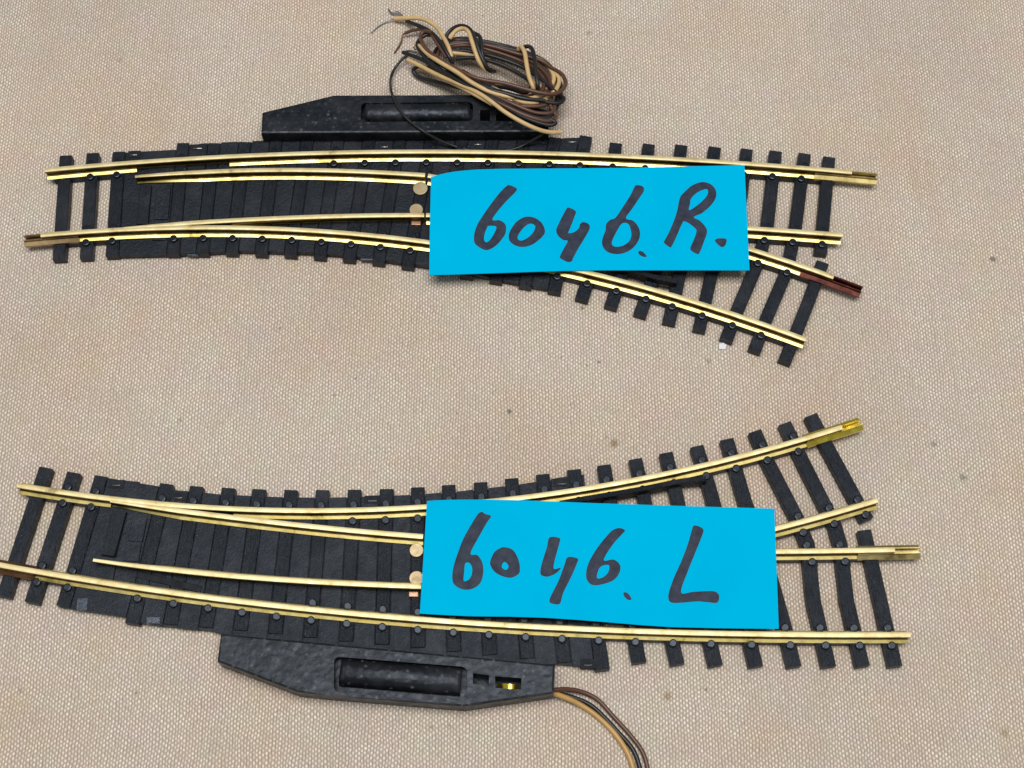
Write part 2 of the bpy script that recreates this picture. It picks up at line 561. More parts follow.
def motor(parent, org, outline, pocket, slots, barrel, tabbed, zt=6.0, label=None, mat='motor'):
    b = bmesh.new()
    prism(b, outline, 0.25, zt, 0.45)
    o = link('point_motor', b, ['motor', 'motor_smooth', 'dark'], parent, org)
    cutters = []
    def cut(poly, z0, z1, bev=0.0):
        c = bmesh.new()
        prism(c, poly, z0, z1)
        if bev:
            ed = [e for e in c.edges if abs(e.verts[0].co.z - e.verts[1].co.z) > 0.5]
            bmesh.ops.bevel(c, geom=ed, offset=bev, segments=3, affect='EDGES', profile=0.5)
        co = link('cutter', c, 'motor_smooth', parent, org)
        md = o.modifiers.new('b', 'BOOLEAN')
        md.operation = 'DIFFERENCE'
        md.solver = 'EXACT'
        md.object = co
        cutters.append(co)
    cut(pocket, zt - 2.6, zt + 2, 1.1)
    for s in slots:
        cut(s, zt - 5.3, zt + 2)
    bpy.context.view_layer.update()
    dg = bpy.context.evaluated_depsgraph_get()
    me = bpy.data.meshes.new_from_object(o.evaluated_get(dg))
    o.modifiers.clear()
    o.data = me
    me.materials.clear()
    me.materials.append(M[mat])
    for c in cutters:
        bpy.data.objects.remove(c, do_unlink=True)
    if label:
        o['label'] = label
    # barrel-shaped coil cover in the pocket
    bb = bmesh.new()
    a, c, half = barrel
    d = (c - a)
    d.z = 0
    prof = []
    for i in range(13):
        th = math.pi * i / 12
        prof.append((half * math.cos(th), zt - 2.65 + 2.95 * (math.sin(th) ** 0.6)))
    path = [a + d * f for f in (0, 0.012, 0.03, 0.97, 0.988, 1)]
    def sc(t, pr):
        k = 0.86 if t in (0.0, 1.0) else (0.96 if t in (0.2, 0.8) else 1.0)
        return [(u * (0.9 + 0.1 * k if k < 1 else 1), zt - 2.65 + (w - zt + 2.65) * k) for u, w in pr]
    sweep(bb, [Vector((p.x, p.y, 0)) for p in path], prof, sc)
    link('coil_cover', bb, mat, o, Vector((0, 0, 0)), smooth=True, angle=40).location = -Vector((0, 0, 0))
    for ch in o.children:
        for v in ch.data.vertices:
            v.co -= org * S
    if tabbed:
        s = slots[1]
        cx = sum(p[0] for p in s) / 4
        cy = sum(p[1] for p in s) / 4
        tb = bmesh.new()
        pth = [Vector((cx - 2.2, cy - 0.6, zt - 2.2)), Vector((cx - 0.8, cy - 0.7, zt - 1.5)), Vector((cx + 0.6, cy - 0.9, zt - 1.2)),
               Vector((cx + 2.3, cy - 1.0, zt - 2.0))]
        sweep(tb, catmull(pth, 6), [(-1.3, 0), (-1.3, 0.2), (0.8, 0.35), (0.8, 0.15)])
        link('contact_strip', tb, 'brass_bright', o, org)
    return o

def turnout(name, label, loc_px, data):
    org = P(*loc_px, 0)
    root = empty(name, org)
    tag(root, label, 'track switch', 'model railway turnouts with paper number cards')
    C = {k: Curve(*v) for k, v in data['curves'].items()}
    # sleepers
    paths = []
    for top, bot, zb, mids in data['sleepers']:
        pts = [P(*top, ZS)] + [P(*q, ZS) for q in mids] + [P(*bot, zb)]
        paths.append([Vector((p.x, p.y, 0)) for p in pts])
    sl = []
    for pth in paths:
        b = bmesh.new()
        w = 1 + random.uniform(-0.02, 0.02)
        sweep(b, pth, [(u * w, z) for u, z in SLEEPER_PROF])
        sl.append(link('sleeper', b, 'sleeper', root, org))
    # base plate with planks between the sleepers
    north = [P(x, y, ZI) for x, y in data['north']]
    south = [P(x, y, ZI) for x, y in data['south']]
    i0, i1 = data['plated']
    b = bmesh.new()
    for k in range(i0, i1):
        A, B = paths[k], paths[k + 1]
        def edge(pth, side):
            d = (pth[0] - pth[-1]).normalized()
            n = Vector((d.y, -d.x, 0))          # towards +x
            a, c = pth[0] + n * side, pth[-1] + n * side
            # intersect with north / south edges
            out = []
            for poly in (north, south):
                best = None
                for q in range(0, 400):
                    t = -0.15 + 1.3 * q / 399
                    p = a.lerp(c, t)
                    f = p.y - edge_y(poly, p.x)
                    if best is None or abs(f) < best[0]:
                        best = (abs(f), p)
                out.append(best[1])
            return out
        ln, ls = edge(A, SW / 2 + 0.14)
        rn, rs = edge(B, -SW / 2 - 0.14)
        prism(b, [(ls.x, ls.y), (rs.x, rs.y), (rn.x, rn.y), (ln.x, ln.y)], 0.9 + 0.01 * (k % 2), ZI - 0.04 * (k % 3), 0.08)
    nn = [p for p in north if p.x >= min(paths[i0][0].x, paths[i0][-1].x) - 40]
    poly = [(p.x, p.y - 0.15) for p in reversed(north)] + [(p.x, p.y + 0.15) for p in south]
    prism(b, poly, 0.06, 1.7)
    link('base_plate', b, 'infill', root, org)
    # rails
    for key, x0, x1, pr in data['rails']:
        cur = C[key]
        b = bmesh.new()
        for (a, c, fl, fr) in pr:
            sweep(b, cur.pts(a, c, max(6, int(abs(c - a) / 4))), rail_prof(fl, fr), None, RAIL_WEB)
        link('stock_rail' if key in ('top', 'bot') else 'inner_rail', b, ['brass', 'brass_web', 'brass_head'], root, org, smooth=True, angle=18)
    # blades: planed to a point at the tip
    for key, tip, end, fl, fr, side in data['blades']:
        cur = C[key]
        b = bmesh.new()
        def planed(t, pr, side=side, fl=fl):
            k = min(1.0, 0.25 + t / 0.30)
            return [(u * (k if u * side < 0 else 1.0) if abs(u) <= HEAD else u * k, z) for u, z in pr]
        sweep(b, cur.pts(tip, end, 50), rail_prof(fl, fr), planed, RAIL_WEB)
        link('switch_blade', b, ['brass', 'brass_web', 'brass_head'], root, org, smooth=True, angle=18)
    # spikes
    mesh = get_spike()
    for key, x0, x1, sides_fn in data['spikes']:
        cur = C[key]
        for i, pth in enumerate(paths):
            c = seg_cross(pth, cur)
            if c is None or not (x0 <= c.x <= x1):
                continue
            t = cur.tan(c.x)
            nrm = Vector((-t.y, t.x, 0))
            d = (pth[0] - pth[-1]).normalized()
            for sd in sides_fn(i):
                # along the sleeper, 1.75 mm off the rail
                q = c + d * (sd * 1.92 / max(0.6, abs(d.dot(nrm))))
                sp = bpy.data.objects.new('rail_chair', mesh)
                COL.objects.link(sp)
                sp.parent = sl[i]
                sp.location = (q + Vector((0, 0, ZS - 0.05)) - org) * S
                sp.rotation_euler = (0, 0, math.atan2(d.y, d.x) - math.pi / 2 + (math.pi if sd > 0 else 0))
    # strips that tie the sleepers together beneath the rails
    for key, a, c in data['strips']:
        b = bmesh.new()
        sweep(b, C[key].pts(a, c, 24), [(-1.32, 0.1), (-1.32, 2.18), (1.32, 2.18), (1.32, 0.1)])
        link('sleeper_tie', b, 'infill', root, org)
    # check rails (black plastic)
    for px in data['checks']:
        b = bmesh.new()
        pts = catmull([P(x, y, 4.3) for x, y in px], 6)
        pts = [Vector((p.x, p.y, 0)) for p in pts]
        sweep(b, pts, [(-0.7, ZS - 0.1), (-0.55, 4.2), (-0.4, 4.3), (0.4, 4.3), (0.55, 4.2), (0.7, ZS - 0.1)])
        link('check_rail', b, 'motor_smooth', root, org)
    # throw bar and blocks
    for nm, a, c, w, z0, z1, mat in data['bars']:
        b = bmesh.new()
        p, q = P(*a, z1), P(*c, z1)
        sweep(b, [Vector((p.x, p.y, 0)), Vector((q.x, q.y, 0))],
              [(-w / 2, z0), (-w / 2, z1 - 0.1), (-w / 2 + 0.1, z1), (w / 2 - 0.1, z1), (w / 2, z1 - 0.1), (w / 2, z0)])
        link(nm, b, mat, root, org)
    # pivots
    for (c, r, mat) in data['pivots']:
        b = bmesh.new()
        q = P(*c, 2.9)
        if mat == 'copper':
            prism(b, [(q.x - r, q.y - 0.5), (q.x + r, q.y - 0.55), (q.x + r, q.y + 0.6), (q.x - r, q.y + 0.6)], 2.1, 2.75, 0.12)
        else:
            disc(b, q, r, 2.2, 2.9, 24, 0.1)
        link('pivot_plate', b, mat, root, org)
    for cn in data['joiners']:
        joiner(root, org, C[cn[0]], cn[1], cn[2], cn[3], cn[4], cn[5])
    for (px, w, h, z0, z1) in data['clips']:
        b = bmesh.new()
        p = P(*px, z1)
        prism(b, [(p.x - w / 2, p.y - h / 2), (p.x + w / 2, p.y - h / 2 - 0.1), (p.x + w / 2, p.y + h / 2), (p.x - w / 2, p.y + h / 2)], z0, z1, 0.12)
        link('clip', b, 'clip', root, org)
    for a, c in data['springs']:
        b = bmesh.new()
        tube(b, [P(*a, 2.4), P((a[0]+c[0])/2+.4, (a[1]+c[1])/2, 2.5), P(*c, 2.5)], 0.1, 8, 6)
        link('spring_wire', b, 'brass_dull', root, org)
    for (px, w) in data['eyelets']:
        b = bmesh.new()
        p = P(*px, 2.2)
        prism(b, [(p.x - w / 2, p.y - 0.9), (p.x + w / 2, p.y - 1.0), (p.x + w / 2, p.y + 1.0), (p.x - w / 2, p.y + 0.9)], 0.6, 2.22, 0.15)
        e = link('eyelet', b, 'dark', root, org)
        b = bmesh.new()
        tube(b, [p + Vector((-w * 0.24, -0.35, 0.06)), p + Vector((0, -0.42, 0.22)), p + Vector((w * 0.24, -0.3, 0.06))], 0.17, 8, 4)
        link('pin', b, 'tin', e, org)
    # frog casting where the inner rails meet, beneath the card
    b = bmesh.new()
    for px, w in data['frog']:
        pts = [P(x, y, 4.4) for x, y in px]
        sweep(b, [Vector((p.x, p.y, 0)) for p in pts], [(-w, ZS - 0.1), (-w, 4.4), (w, 4.4), (w, ZS - 0.1)])
        z_off = 0.05
    link('frog', b, 'motor_smooth', root, org)
    m = data['motor']
    motor(root, org, [P(*q, 6.0) for q in m['outline']], [P(*q, 6.0) for q in m['pocket']],
          [[P(*q, 6.0) for q in s] for s in m['slots']],
          (P(*m['barrel'][0], 5.6), P(*m['barrel'][1], 5.6), m['barrel'][2]), m['tab'], mat=m['mat'])
    return root

def both(i): return (1, -1)

# ------------------------------------------------------------------ right-hand turnout (upper)
R_n = [183 + 31 * i for i in range(14)]
R_s = [175 + 29.15 * i for i in range(14)]
R_ny = lambda x: float(np.interp(x, [176, 190, 207, 265, 561, 586], [143, 143, 143.4, 141.2, 137.4, 136]))
R_sy = lambda x: float(np.interp(x, [175, 204, 234, 263, 292, 322, 351, 380, 409, 480, 554],
                                 [258.5, 258, 257.6, 258.6, 259.6, 261.7, 264.2, 267.3, 271.3, 282.5, 296]))
sleepersR = [((65.5, 155.5), (61.5, 263.5), 0, []), ((92.5, 153), (88.5, 262), 0, []), ((119, 151.7), (114.5, 260), 0, [])]
for a, c in zip(R_n, R_s):
    sleepersR.append(((a, R_ny(a)), (c, R_sy(c)), 0, []))
sleepersR += [((616, 143), (581, 303.5), 0, [(607, 222)]), ((649, 144), (610, 311), 0, [(638, 224)]),
              ((681.5, 145), (639, 319), 0, [(671, 226)]), ((715, 147), (668, 326.6), 0, [(704, 226), (681, 268)]),
              ((747, 149), (698, 334), 0, [(738, 226), (712, 272)]),
              ((776, 151), (725, 343.5), 0, [(767, 230), (758, 262), (739, 306)]),
              ((805, 153.5), (753, 354.5), 0, [(796, 226), (788, 268), (767, 317)]),
              ((829.5, 157), (819, 257.5), 0, []), ((823, 262), (783, 365.5), 0, [(810, 298)])]
dR = dict(
    curves=dict(
        top=([(44.5, 169.7), (84.4, 166.6), (134.4, 162), (180, 158.7), (220, 156.3), (290, 153.9), (360, 151.9), (440, 151.6),
              (500, 152), (545, 153), (620, 155.1), (700, 160), (746, 163.9), (817, 168.9), (852, 171.5)], 4),
        bot=([(40.6, 234.5), (80, 232), (140, 228.6), (220, 227), (290, 229), (360, 233.8), (420.6, 240.8), (587, 271.9),
              (620, 281), (670, 294.9), (700, 302.2), (750, 318.9), (806, 339.7)], 4),
        ub=([(135, 177), (140, 176.6), (220, 171), (290, 169.4), (360, 171.3), (425, 174.8)], 3),
        lb=([(124, 227.4), (220, 220.8), (290, 217.4), (360, 215.3), (424, 214.8)], 3),
        di=([(425, 174.8), (749.4, 248.6), (790, 261.6), (833.8, 276.8)], 3),
        st=([(425, 214.8), (748, 227.9), (842.5, 234.6)], 2)),
    sleepers=sleepersR, plated=(2, 16),
    north=[(112, 152.5), (140, 152), (175, 151), (177, 147), (207, 142.8), (265, 140.3), (400, 137.8), (561, 136.4), (563, 139.5), (592, 139)],
    south=[(105, 255.5), (170, 253.8), (240, 250.3), (310, 252), (337, 254), (365, 257), (400, 262), (440, 267.5), (473, 274), (516, 282.5), (560, 291)],
    rails=[], blades=[], spikes=[], strips=[], checks=[[(560, 254), (594, 262), (630, 269), (655, 276.5), (677, 281)]],
    bars=[('throw_bar', (145.5, 185), (142, 224), 2.7, 1.0, 3.0, 'sleeper'), ('slide_block', (164, 187), (161, 219), 3.3, 1.0, 2.45, 'infill'),
          ('slide_block', (160.5, 221.5), (159, 240), 3.2, 1.0, 2.45, 'infill')],
    pivots=[((420.3, 188), 1.75, 'bronze'), ((416.2, 209.5), 1.6, 'bronze'), ((416, 222.5), 1.1, 'copper')],
    joiners=[], clips=[((367, 256.5), 3.0, 1.5, 0.8, 1.9), ((193, 252), 2.6, 1.6, 0.8, 1.75), ((539.5, 284.5), 2.4, 1.2, 0.8, 1.85)],
    springs=[], eyelets=[((198, 147.5), 4.0), ((384.5, 146), 3.2), ((478, 143.5), 3.2), ((572.5, 141), 3.6), ((134, 154), 3.0)],
    frog=[([(660, 221), (700, 231)], 0.9)],
    motor=dict(outline=[(261, 133), (262, 112.3), (334, 95), (482, 94.5), (548, 110), (549, 131.5)],
               pocket=[(361, 122), (361, 103), (473, 102), (473, 121)],
               slots=[[(480, 121), (480, 110), (490, 110), (490, 121)], [(496, 121), (496, 111), (522, 111), (522, 121)]],
               barrel=((365, 110.5), (470, 109.8), 2.55), tab=False, mat='motor_pebbled'))
cR = {k: Curve(*v) for k, v in dR['curves'].items()}
xa, xb = XW(134.4, 162), XW(228, 156)
dR['rails'] = [('top', 0, 0, [(cR['top'].x0, xa, FOOT, FOOT), (xa, xb, FOOT, 0.3), (xb, cR['top'].x1, FOOT, FOOT)]),
               ('bot', 0, 0, [(cR['bot'].x0, XW(124, 229), FOOT, FOOT), (XW(124, 229), XW(230, 227), 0.3, FOOT), (XW(230, 227), cR['bot'].x1, FOOT, FOOT)]),
               ('di', 0, 0, [(XW(428, 175), XW(635, 216), FOOT, FOOT), (XW(684, 229), cR['di'].x1, FOOT, FOOT)]),
               ('st', 0, 0, [(XW(426, 215), XW(632, 222), FOOT, FOOT), (XW(690, 225.5), cR['st'].x1, FOOT, FOOT)])]
dR['blades'] = [('ub', cR['ub'].x0, cR['ub'].x1, 0.5, FOOT, 1), ('lb', cR['lb'].x0, cR['lb'].x1, FOOT, 0.28, -1)]
inn = XW(700, 220)
dR['spikes'] = [('top', XW(75, 167), XW(815, 169), lambda i: (1, -1) if (i < 3 or i > 7) else (1,)),
                ('bot', XW(75, 232), XW(790, 334), lambda i: (1, -1) if (i < 3 or i > 8) else (-1,)),
                ('di', XW(720, 240), XW(805, 268), both), ('st', XW(720, 226), 400, both)]
dR['strips'] = [('top', XW(50, 169), XW(125, 162)), ('bot', XW(55, 233), XW(122, 229)), ('top', XW(590, 154), XW(838, 170)),
                ('bot', XW(556, 262), XW(796, 336)), ('di', XW(690, 231), XW(818, 272)), ('st', XW(700, 226), XW(828, 233))]
dR['joiners'] = [('bot', XW(22, 236), XW(77, 232), 'tan_metal', 0, 'tarnished brown rail joiner'),
                 ('top', XW(816, 169), XW(878.5, 174), 'brass_dull', 0, 'dull brass rail joiner'),
                 ('di', XW(803, 266), XW(863, 287), 'red_metal', 0, 'dark red-brown rail joiner')]
turnout('railway_turnout', 'model railway turnout curving down to the right, under the card marked with an R', (430, 210), dR)

# ------------------------------------------------------------------ left-hand turnout (lower)
Lt = [(45.5, 467.5), (73.5, 472.5), (101, 476), (166.5, 483.8), (196.5, 486.3), (228.5, 488), (259, 489.2), (291, 490), (322.5, 490), (354.5, 489.7),
      (386.5, 489), (417.7, 487.3), (448.5, 485), (480.5, 482.3), (511.5, 478.4), (542.7, 474.2), (574, 469.5), (604, 465),
      (635.5, 458.8), (666, 452.7), (697, 446), (727, 439), (755, 431), (785, 423)]
Lb = [(6.5, 599, 0), (34.5, 605, 0), (66, 608.5, 0), (134.5, 626, 0), (170, 624, ZS), (205.5, 627, ZS), (240, 630, ZS), (275, 633.4, ZS), (310, 637, ZS),
      (346, 640.8, ZS), (382, 644, ZS), (418, 647, ZS), (454, 651, ZS), (490, 654.5, ZS), (527.5, 658, ZS), (564.5, 662, ZS), (602, 672, 0),
      (638.5, 664.6, 0), (676.5, 666.5, 0), (714.5, 667.7, 0), (754.5, 668.6, 0), (792.5, 668.8, 0), (827, 668.8, 0), (860.7, 668.4, 0)]
Lm = {21: [(745, 500), (766, 560), (784, 623)], 22: [(768, 461), (797, 517), (808, 544), (814, 601)], 23: [(804, 462.5), (835, 524), (841, 545), (847.5, 601)],
      20: [(711, 492), (740, 600)], 19: [(676, 492), (700, 600)], 18: [(644, 495), (663, 600)], 17: [(610, 500), (629, 610)]}
sleepersL = [(t, (c[0], c[1]), c[2], Lm.get(i, [])) for i, (t, c) in enumerate(zip(Lt, Lb))]
sleepersL += [((811, 415), (865, 522.5), 0, [(828, 447)]), ((864.5, 530), (893, 668.4), 0, [(879, 592)])]
dL = dict(
    curves=dict(
        top=([(17, 485), (50, 490), (80, 494.4), (108, 498.7), (140, 502.2), (220, 507.2), (280, 510.2), (300, 510.5), (360, 509.7), (425, 507.2),
              (524, 496.3), (580, 489.9), (660, 474.2), (720, 461), (740, 456.9), (800, 439.6), (842, 427)], 4),
        bot=([(-12, 562.6), (0, 565), (80, 578.1), (160, 590.5), (220, 599.4), (280, 606.6), (360, 613.8), (440, 620.5), (500, 624.2), (580, 628.8),
              (720, 633.4), (860, 634.7), (910.5, 634.5)], 4),
        ub=([(110, 501.5), (140, 505.8), (220, 515.5), (290, 524), (360, 531.1), (423, 536.3)], 3),
        lb=([(93.3, 559), (140, 565.4), (220, 574.8), (290, 580), (360, 583.7), (421, 586.3)], 3),
        di=([(421, 586.3), (776, 528.4), (830, 514), (877.8, 500)], 3),
        st=([(423, 536.3), (776, 551.2), (835, 550.6), (895, 549.5)], 3)),
    sleepers=sleepersL, plated=(2, 16),
    north=[(99, 477), (139, 480.5), (141, 484.5), (160, 486), (174, 490), (220, 494), (267, 496.5), (300, 497.4), (330, 497.3), (363, 496.5),
           (393, 495.5), (425, 493.7), (456, 491.5), (488, 488), (519, 484), (550, 479), (567, 476), (584, 473)],
    south=[(60, 607), (87, 610.5), (126, 616.5), (142, 623.5), (160, 625.6), (219, 631.5), (222, 634.5), (300, 641.5), (420, 653), (552, 666.5), (556, 664), (606, 668)],
    rails=[], blades=[], spikes=[], strips=[], checks=[[(560, 503), (590, 497.5), (640, 489), (680, 481), (706, 478.5)]],
    bars=[('throw_bar', (119.5, 510), (107.5, 555), 2.9, 1.0, 3.4, 'sleeper'), ('slide_block', (140, 517), (135, 541), 3.2, 1.0, 2.45, 'infill'),
          ('slide_block', (134, 544), (131, 561), 3.2, 1.0, 2.45, 'infill'), ('slide_block', (104, 563), (100, 584), 5.2, 1.0, 2.5, 'infill'), ('recess_shade_strip', (137, 574), (201, 589.5), 1.5, 1.0, 2.36, 'dark')],  # last bar: black strip laid on the plate for the shade of a recess
    pivots=[((416.5, 550), 1.5, 'bronze'), ((416.5, 578), 1.55, 'bronze'), ((413.5, 594), 1.0, 'copper')],
    joiners=[], clips=[((363.5, 634.5), 3.6, 3.8, 0.9, 2.06), ((82, 604), 2.3, 2.6, 0.9, 2.05), ((153, 620), 2.9, 1.5, 0.9, 2.3), ((471, 645), 3.8, 2.4, 0.9, 2.02)],
    eyelets=[((116.5, 484), 3.4), ((178.5, 496.5), 3.4), ((372.5, 499.5), 3.6), ((562, 482.5), 3.8), ((588, 663.5), 3.2)],
    springs=[],
    frog=[([(690, 549), (735, 545)], 0.9)],
    motor=dict(outline=[(220.5, 633.5), (217, 661.5), (297, 692), (330, 695.5), (464, 706.5), (553.8, 693.5), (555, 664.5)],
               pocket=[(334, 656.5), (467, 667), (467, 703.2), (334, 692.2)],
               slots=[[(473, 673), (489, 675), (489, 685.5), (473, 684)], [(495, 676.3), (521.5, 678), (521, 689.5), (495.5, 688)]],
               barrel=((340, 670.5), (461, 680.5), 2.9), tab=True, mat='motor'))
cL = {k: Curve(*v) for k, v in dL['curves'].items()}
dL['rails'] = [('top', 0, 0, [(cL['top'].x0, XW(109, 499), FOOT, FOOT), (XW(109, 499), XW(232, 508), FOOT, 0.3), (XW(232, 508), cL['top'].x1, FOOT, FOOT)]),
               ('bot', 0, 0, [(cL['bot'].x0, cL['bot'].x1, FOOT, FOOT)]),
               ('di', 0, 0, [(XW(423, 586), XW(660, 556), FOOT, FOOT), (XW(728, 541), cL['di'].x1, FOOT, FOOT)]),
               ('st', 0, 0, [(XW(425, 536.5), XW(660, 549), FOOT, FOOT), (XW(728, 551), cL['st'].x1, FOOT, FOOT)])]
dL['blades'] = [('ub', cL['ub'].x0, cL['ub'].x1, 0.5, FOOT, 1), ('lb', cL['lb'].x0, cL['lb'].x1, FOOT, 0.28, -1)]
dL['spikes'] = [('top', XW(60, 492), XW(808, 438), lambda i: (1, -1) if (i < 3 or i > 8) else (1,)),
                ('bot', XW(25, 568), 400, lambda i: (1, -1) if (i < 3 or i > 7) else (-1,)),
                ('di', XW(740, 540), 400, both), ('st', XW(740, 551), XW(862, 550), both)]
dL['strips'] = [('top', XW(24, 486), XW(108, 498)), ('bot', XW(20, 569), XW(78, 578)), ('top', XW(580, 489), XW(800, 440)),
                ('bot', XW(596, 629), XW(868, 634)), ('di', XW(745, 537), XW(838, 512)), ('st', XW(745, 551), XW(872, 550))]
dL['joiners'] = [('bot', XW(-25, 560), XW(33, 571), 'brown_metal', 0, 'tarnished brown rail joiner'),
                 ('top', XW(807, 438), XW(863, 421), 'brass_bright', 0, 'bright yellow brass rail joiner'),
                 ('st', XW(859, 550), XW(922, 549), 'brass_dull', 0, 'dull brass rail joiner')]
turnout('railway_turnout', 'model railway turnout curving up to the right, under the card marked with an L', (430, 570), dL)

# ------------------------------------------------------------------ cards with handwriting
def card(name, label, outline, zfun, glyphs):
    c0 = P(sum(p[0] for p in outline) / len(outline), sum(p[1] for p in outline) / len(outline), 0)
    org = Vector((c0.x, c0.y, 5.0))
    def on(px, py, dz=0.0):
        z = 5.1
        for _ in range(4):
            p = P(px, py, z)
            z = zfun(p.x, p.y) + dz
        return P(px, py, z)
    def surf(poly_px_list, dz):
        """filled outline with holes as a fine triangulated sheet"""
        cu = bpy.data.curves.new('tmp', 'CURVE')
        cu.dimensions = '2D'
        cu.fill_mode = 'BOTH'
        for poly in poly_px_list:
            sp = cu.splines.new('POLY')
            sp.points.add(len(poly) - 1)
            for pt, q in zip(sp.points, poly):
                pt.co = (q.x, q.y, 0, 1)
            sp.use_cyclic_u = True
        ob = bpy.data.objects.new('tmp', cu)
        COL.objects.link(ob)
        bpy.context.view_layer.update()
        me = bpy.data.meshes.new_from_object(ob.evaluated_get(bpy.context.evaluated_depsgraph_get()))
        bpy.data.objects.remove(ob, do_unlink=True)
        b = bmesh.new()
        b.from_mesh(me)
        bmesh.ops.remove_doubles(b, verts=b.verts[:], dist=1e-4)
        return b
    # card body: grid between the four edge curves
    top, right, bottom, left = outline_edges[name_key(label)]
    nu, nv = 40, 12
    b = bmesh.new()
    def interp(poly, t):
        xs = [p[0] for p in poly]
        Lg = [0]
        for a, c in zip(poly[:-1], poly[1:]):
            Lg.append(Lg[-1] + math.hypot(c[0] - a[0], c[1] - a[1]))
        s = t * Lg[-1]
        return (float(np.interp(s, Lg, xs)), float(np.interp(s, Lg, [p[1] for p in poly])))
    up, lo = [], []
    for j in range(nv + 1):
        ru, rl = [], []
        for i in range(nu + 1):
            u, v = i / nu, j / nv
            a, c = interp(top, u), interp(bottom, u)
            l, r = interp(left, v), interp(right, v)
            cx = (1 - v) * a[0] + v * c[0] + (1 - u) * l[0] + u * r[0] - ((1 - u) * (1 - v) * top[0][0] + u * (1 - v) * top[-1][0] + (1 - u) * v * bottom[0][0] + u * v * bottom[-1][0])
            cy = (1 - v) * a[1] + v * c[1] + (1 - u) * l[1] + u * r[1] - ((1 - u) * (1 - v) * top[0][1] + u * (1 - v) * top[-1][1] + (1 - u) * v * bottom[0][1] + u * v * bottom[-1][1])
            p = on(cx, cy)
            ru.append(b.verts.new(p))
            rl.append(b.verts.new(p - Vector((0, 0, 0.22))))
        up.append(ru)
        lo.append(rl)
    for j in range(nv):
        for i in range(nu):
            b.faces.new((up[j][i], up[j][i + 1], up[j + 1][i + 1], up[j + 1][i]))
            b.faces.new((lo[j][i], lo[j + 1][i], lo[j + 1][i + 1], lo[j][i + 1]))
    for j in range(nv):
        b.faces.new((up[j][0], up[j + 1][0], lo[j + 1][0], lo[j][0]))
        b.faces.new((up[j][nu], lo[j][nu], lo[j + 1][nu], up[j + 1][nu]))
    for i in range(nu):
        b.faces.new((up[0][i], lo[0][i], lo[0][i + 1], up[0][i + 1]))
        b.faces.new((up[nv][i], up[nv][i + 1], lo[nv][i + 1], lo[nv][i]))
    root = link(name, b, 'card', None, org, smooth=True, angle=40)
    root.location = org * S
    tag(root, label, 'paper card', 'cyan number cards lying on the turnouts')
    for nm, (ox, oy, sc), loops in glyphs:
        polys = []
        for lp in loops:
            pts = [Vector((ox + x / sc, oy + y / sc, 0)) for x, y in lp]
            n = len(pts)
            sm = []
            for i in range(n):                       # closed Catmull-Rom
                p0, p1, p2, p3 = pts[i - 1], pts[i], pts[(i + 1) % n], pts[(i + 2) % n]
                for s in range(5):
                    t = s / 5
                    sm.append(0.5 * ((2 * p1) + (p2 - p0) * t + (2 * p0 - 5 * p1 + 4 * p2 - p3) * t * t + (3 * p1 - p0 - 3 * p2 + p3) * t ** 3))
            polys.append([Vector((q.x, -q.y, 0)) for q in sm])
        g = surf(polys, 0)
        for v in g.verts:
            v.co = on(v.co.x, -v.co.y, 0.03)
        # upward normals
        me_o = link(nm, g, 'ink', root, org)
        me = me_o.data
        if me.polygons and sum(p.normal.z for p in me.polygons) < 0:
            me.flip_normals()
    return root

outline_edges = {
    'R': ([(431, 177), (437, 175.2), (446, 173), (458, 171), (475, 169.6), (500, 168.8), (560, 168.4), (620, 167.9), (680, 166.6), (744.5, 165)],
          [(744.5, 165), (747, 217), (749.6, 270.3)],
          [(429.2, 275.2), (460, 274.2), (490, 273.2), (530, 271.8), (569, 270.7), (600, 270.2), (680, 270.2), (749.6, 270.3)],
          [(431, 177), (429.8, 226), (429.2, 275.2)]),
    'L': ([(427, 501), (440, 500), (460, 499.6), (490, 499.6), (520, 500.2), (600, 503.3), (690, 506.2), (774.4, 508.6)],
          [(774.4, 508.6), (776.6, 568), (778.8, 628.8)],
          [(419.8, 613.6), (445, 615), (470, 616.2), (510, 616.6), (547, 617.8), (580, 620), (610, 622.4), (640, 625), (670, 627), (720, 628.2), (778.8, 628.8)],
          [(427, 501), (423.4, 557), (419.8, 613.6)]),
}
def name_key(label): return 'R' if 'R' in label.split('.')[-1] or '6046. R' in label else 'L'

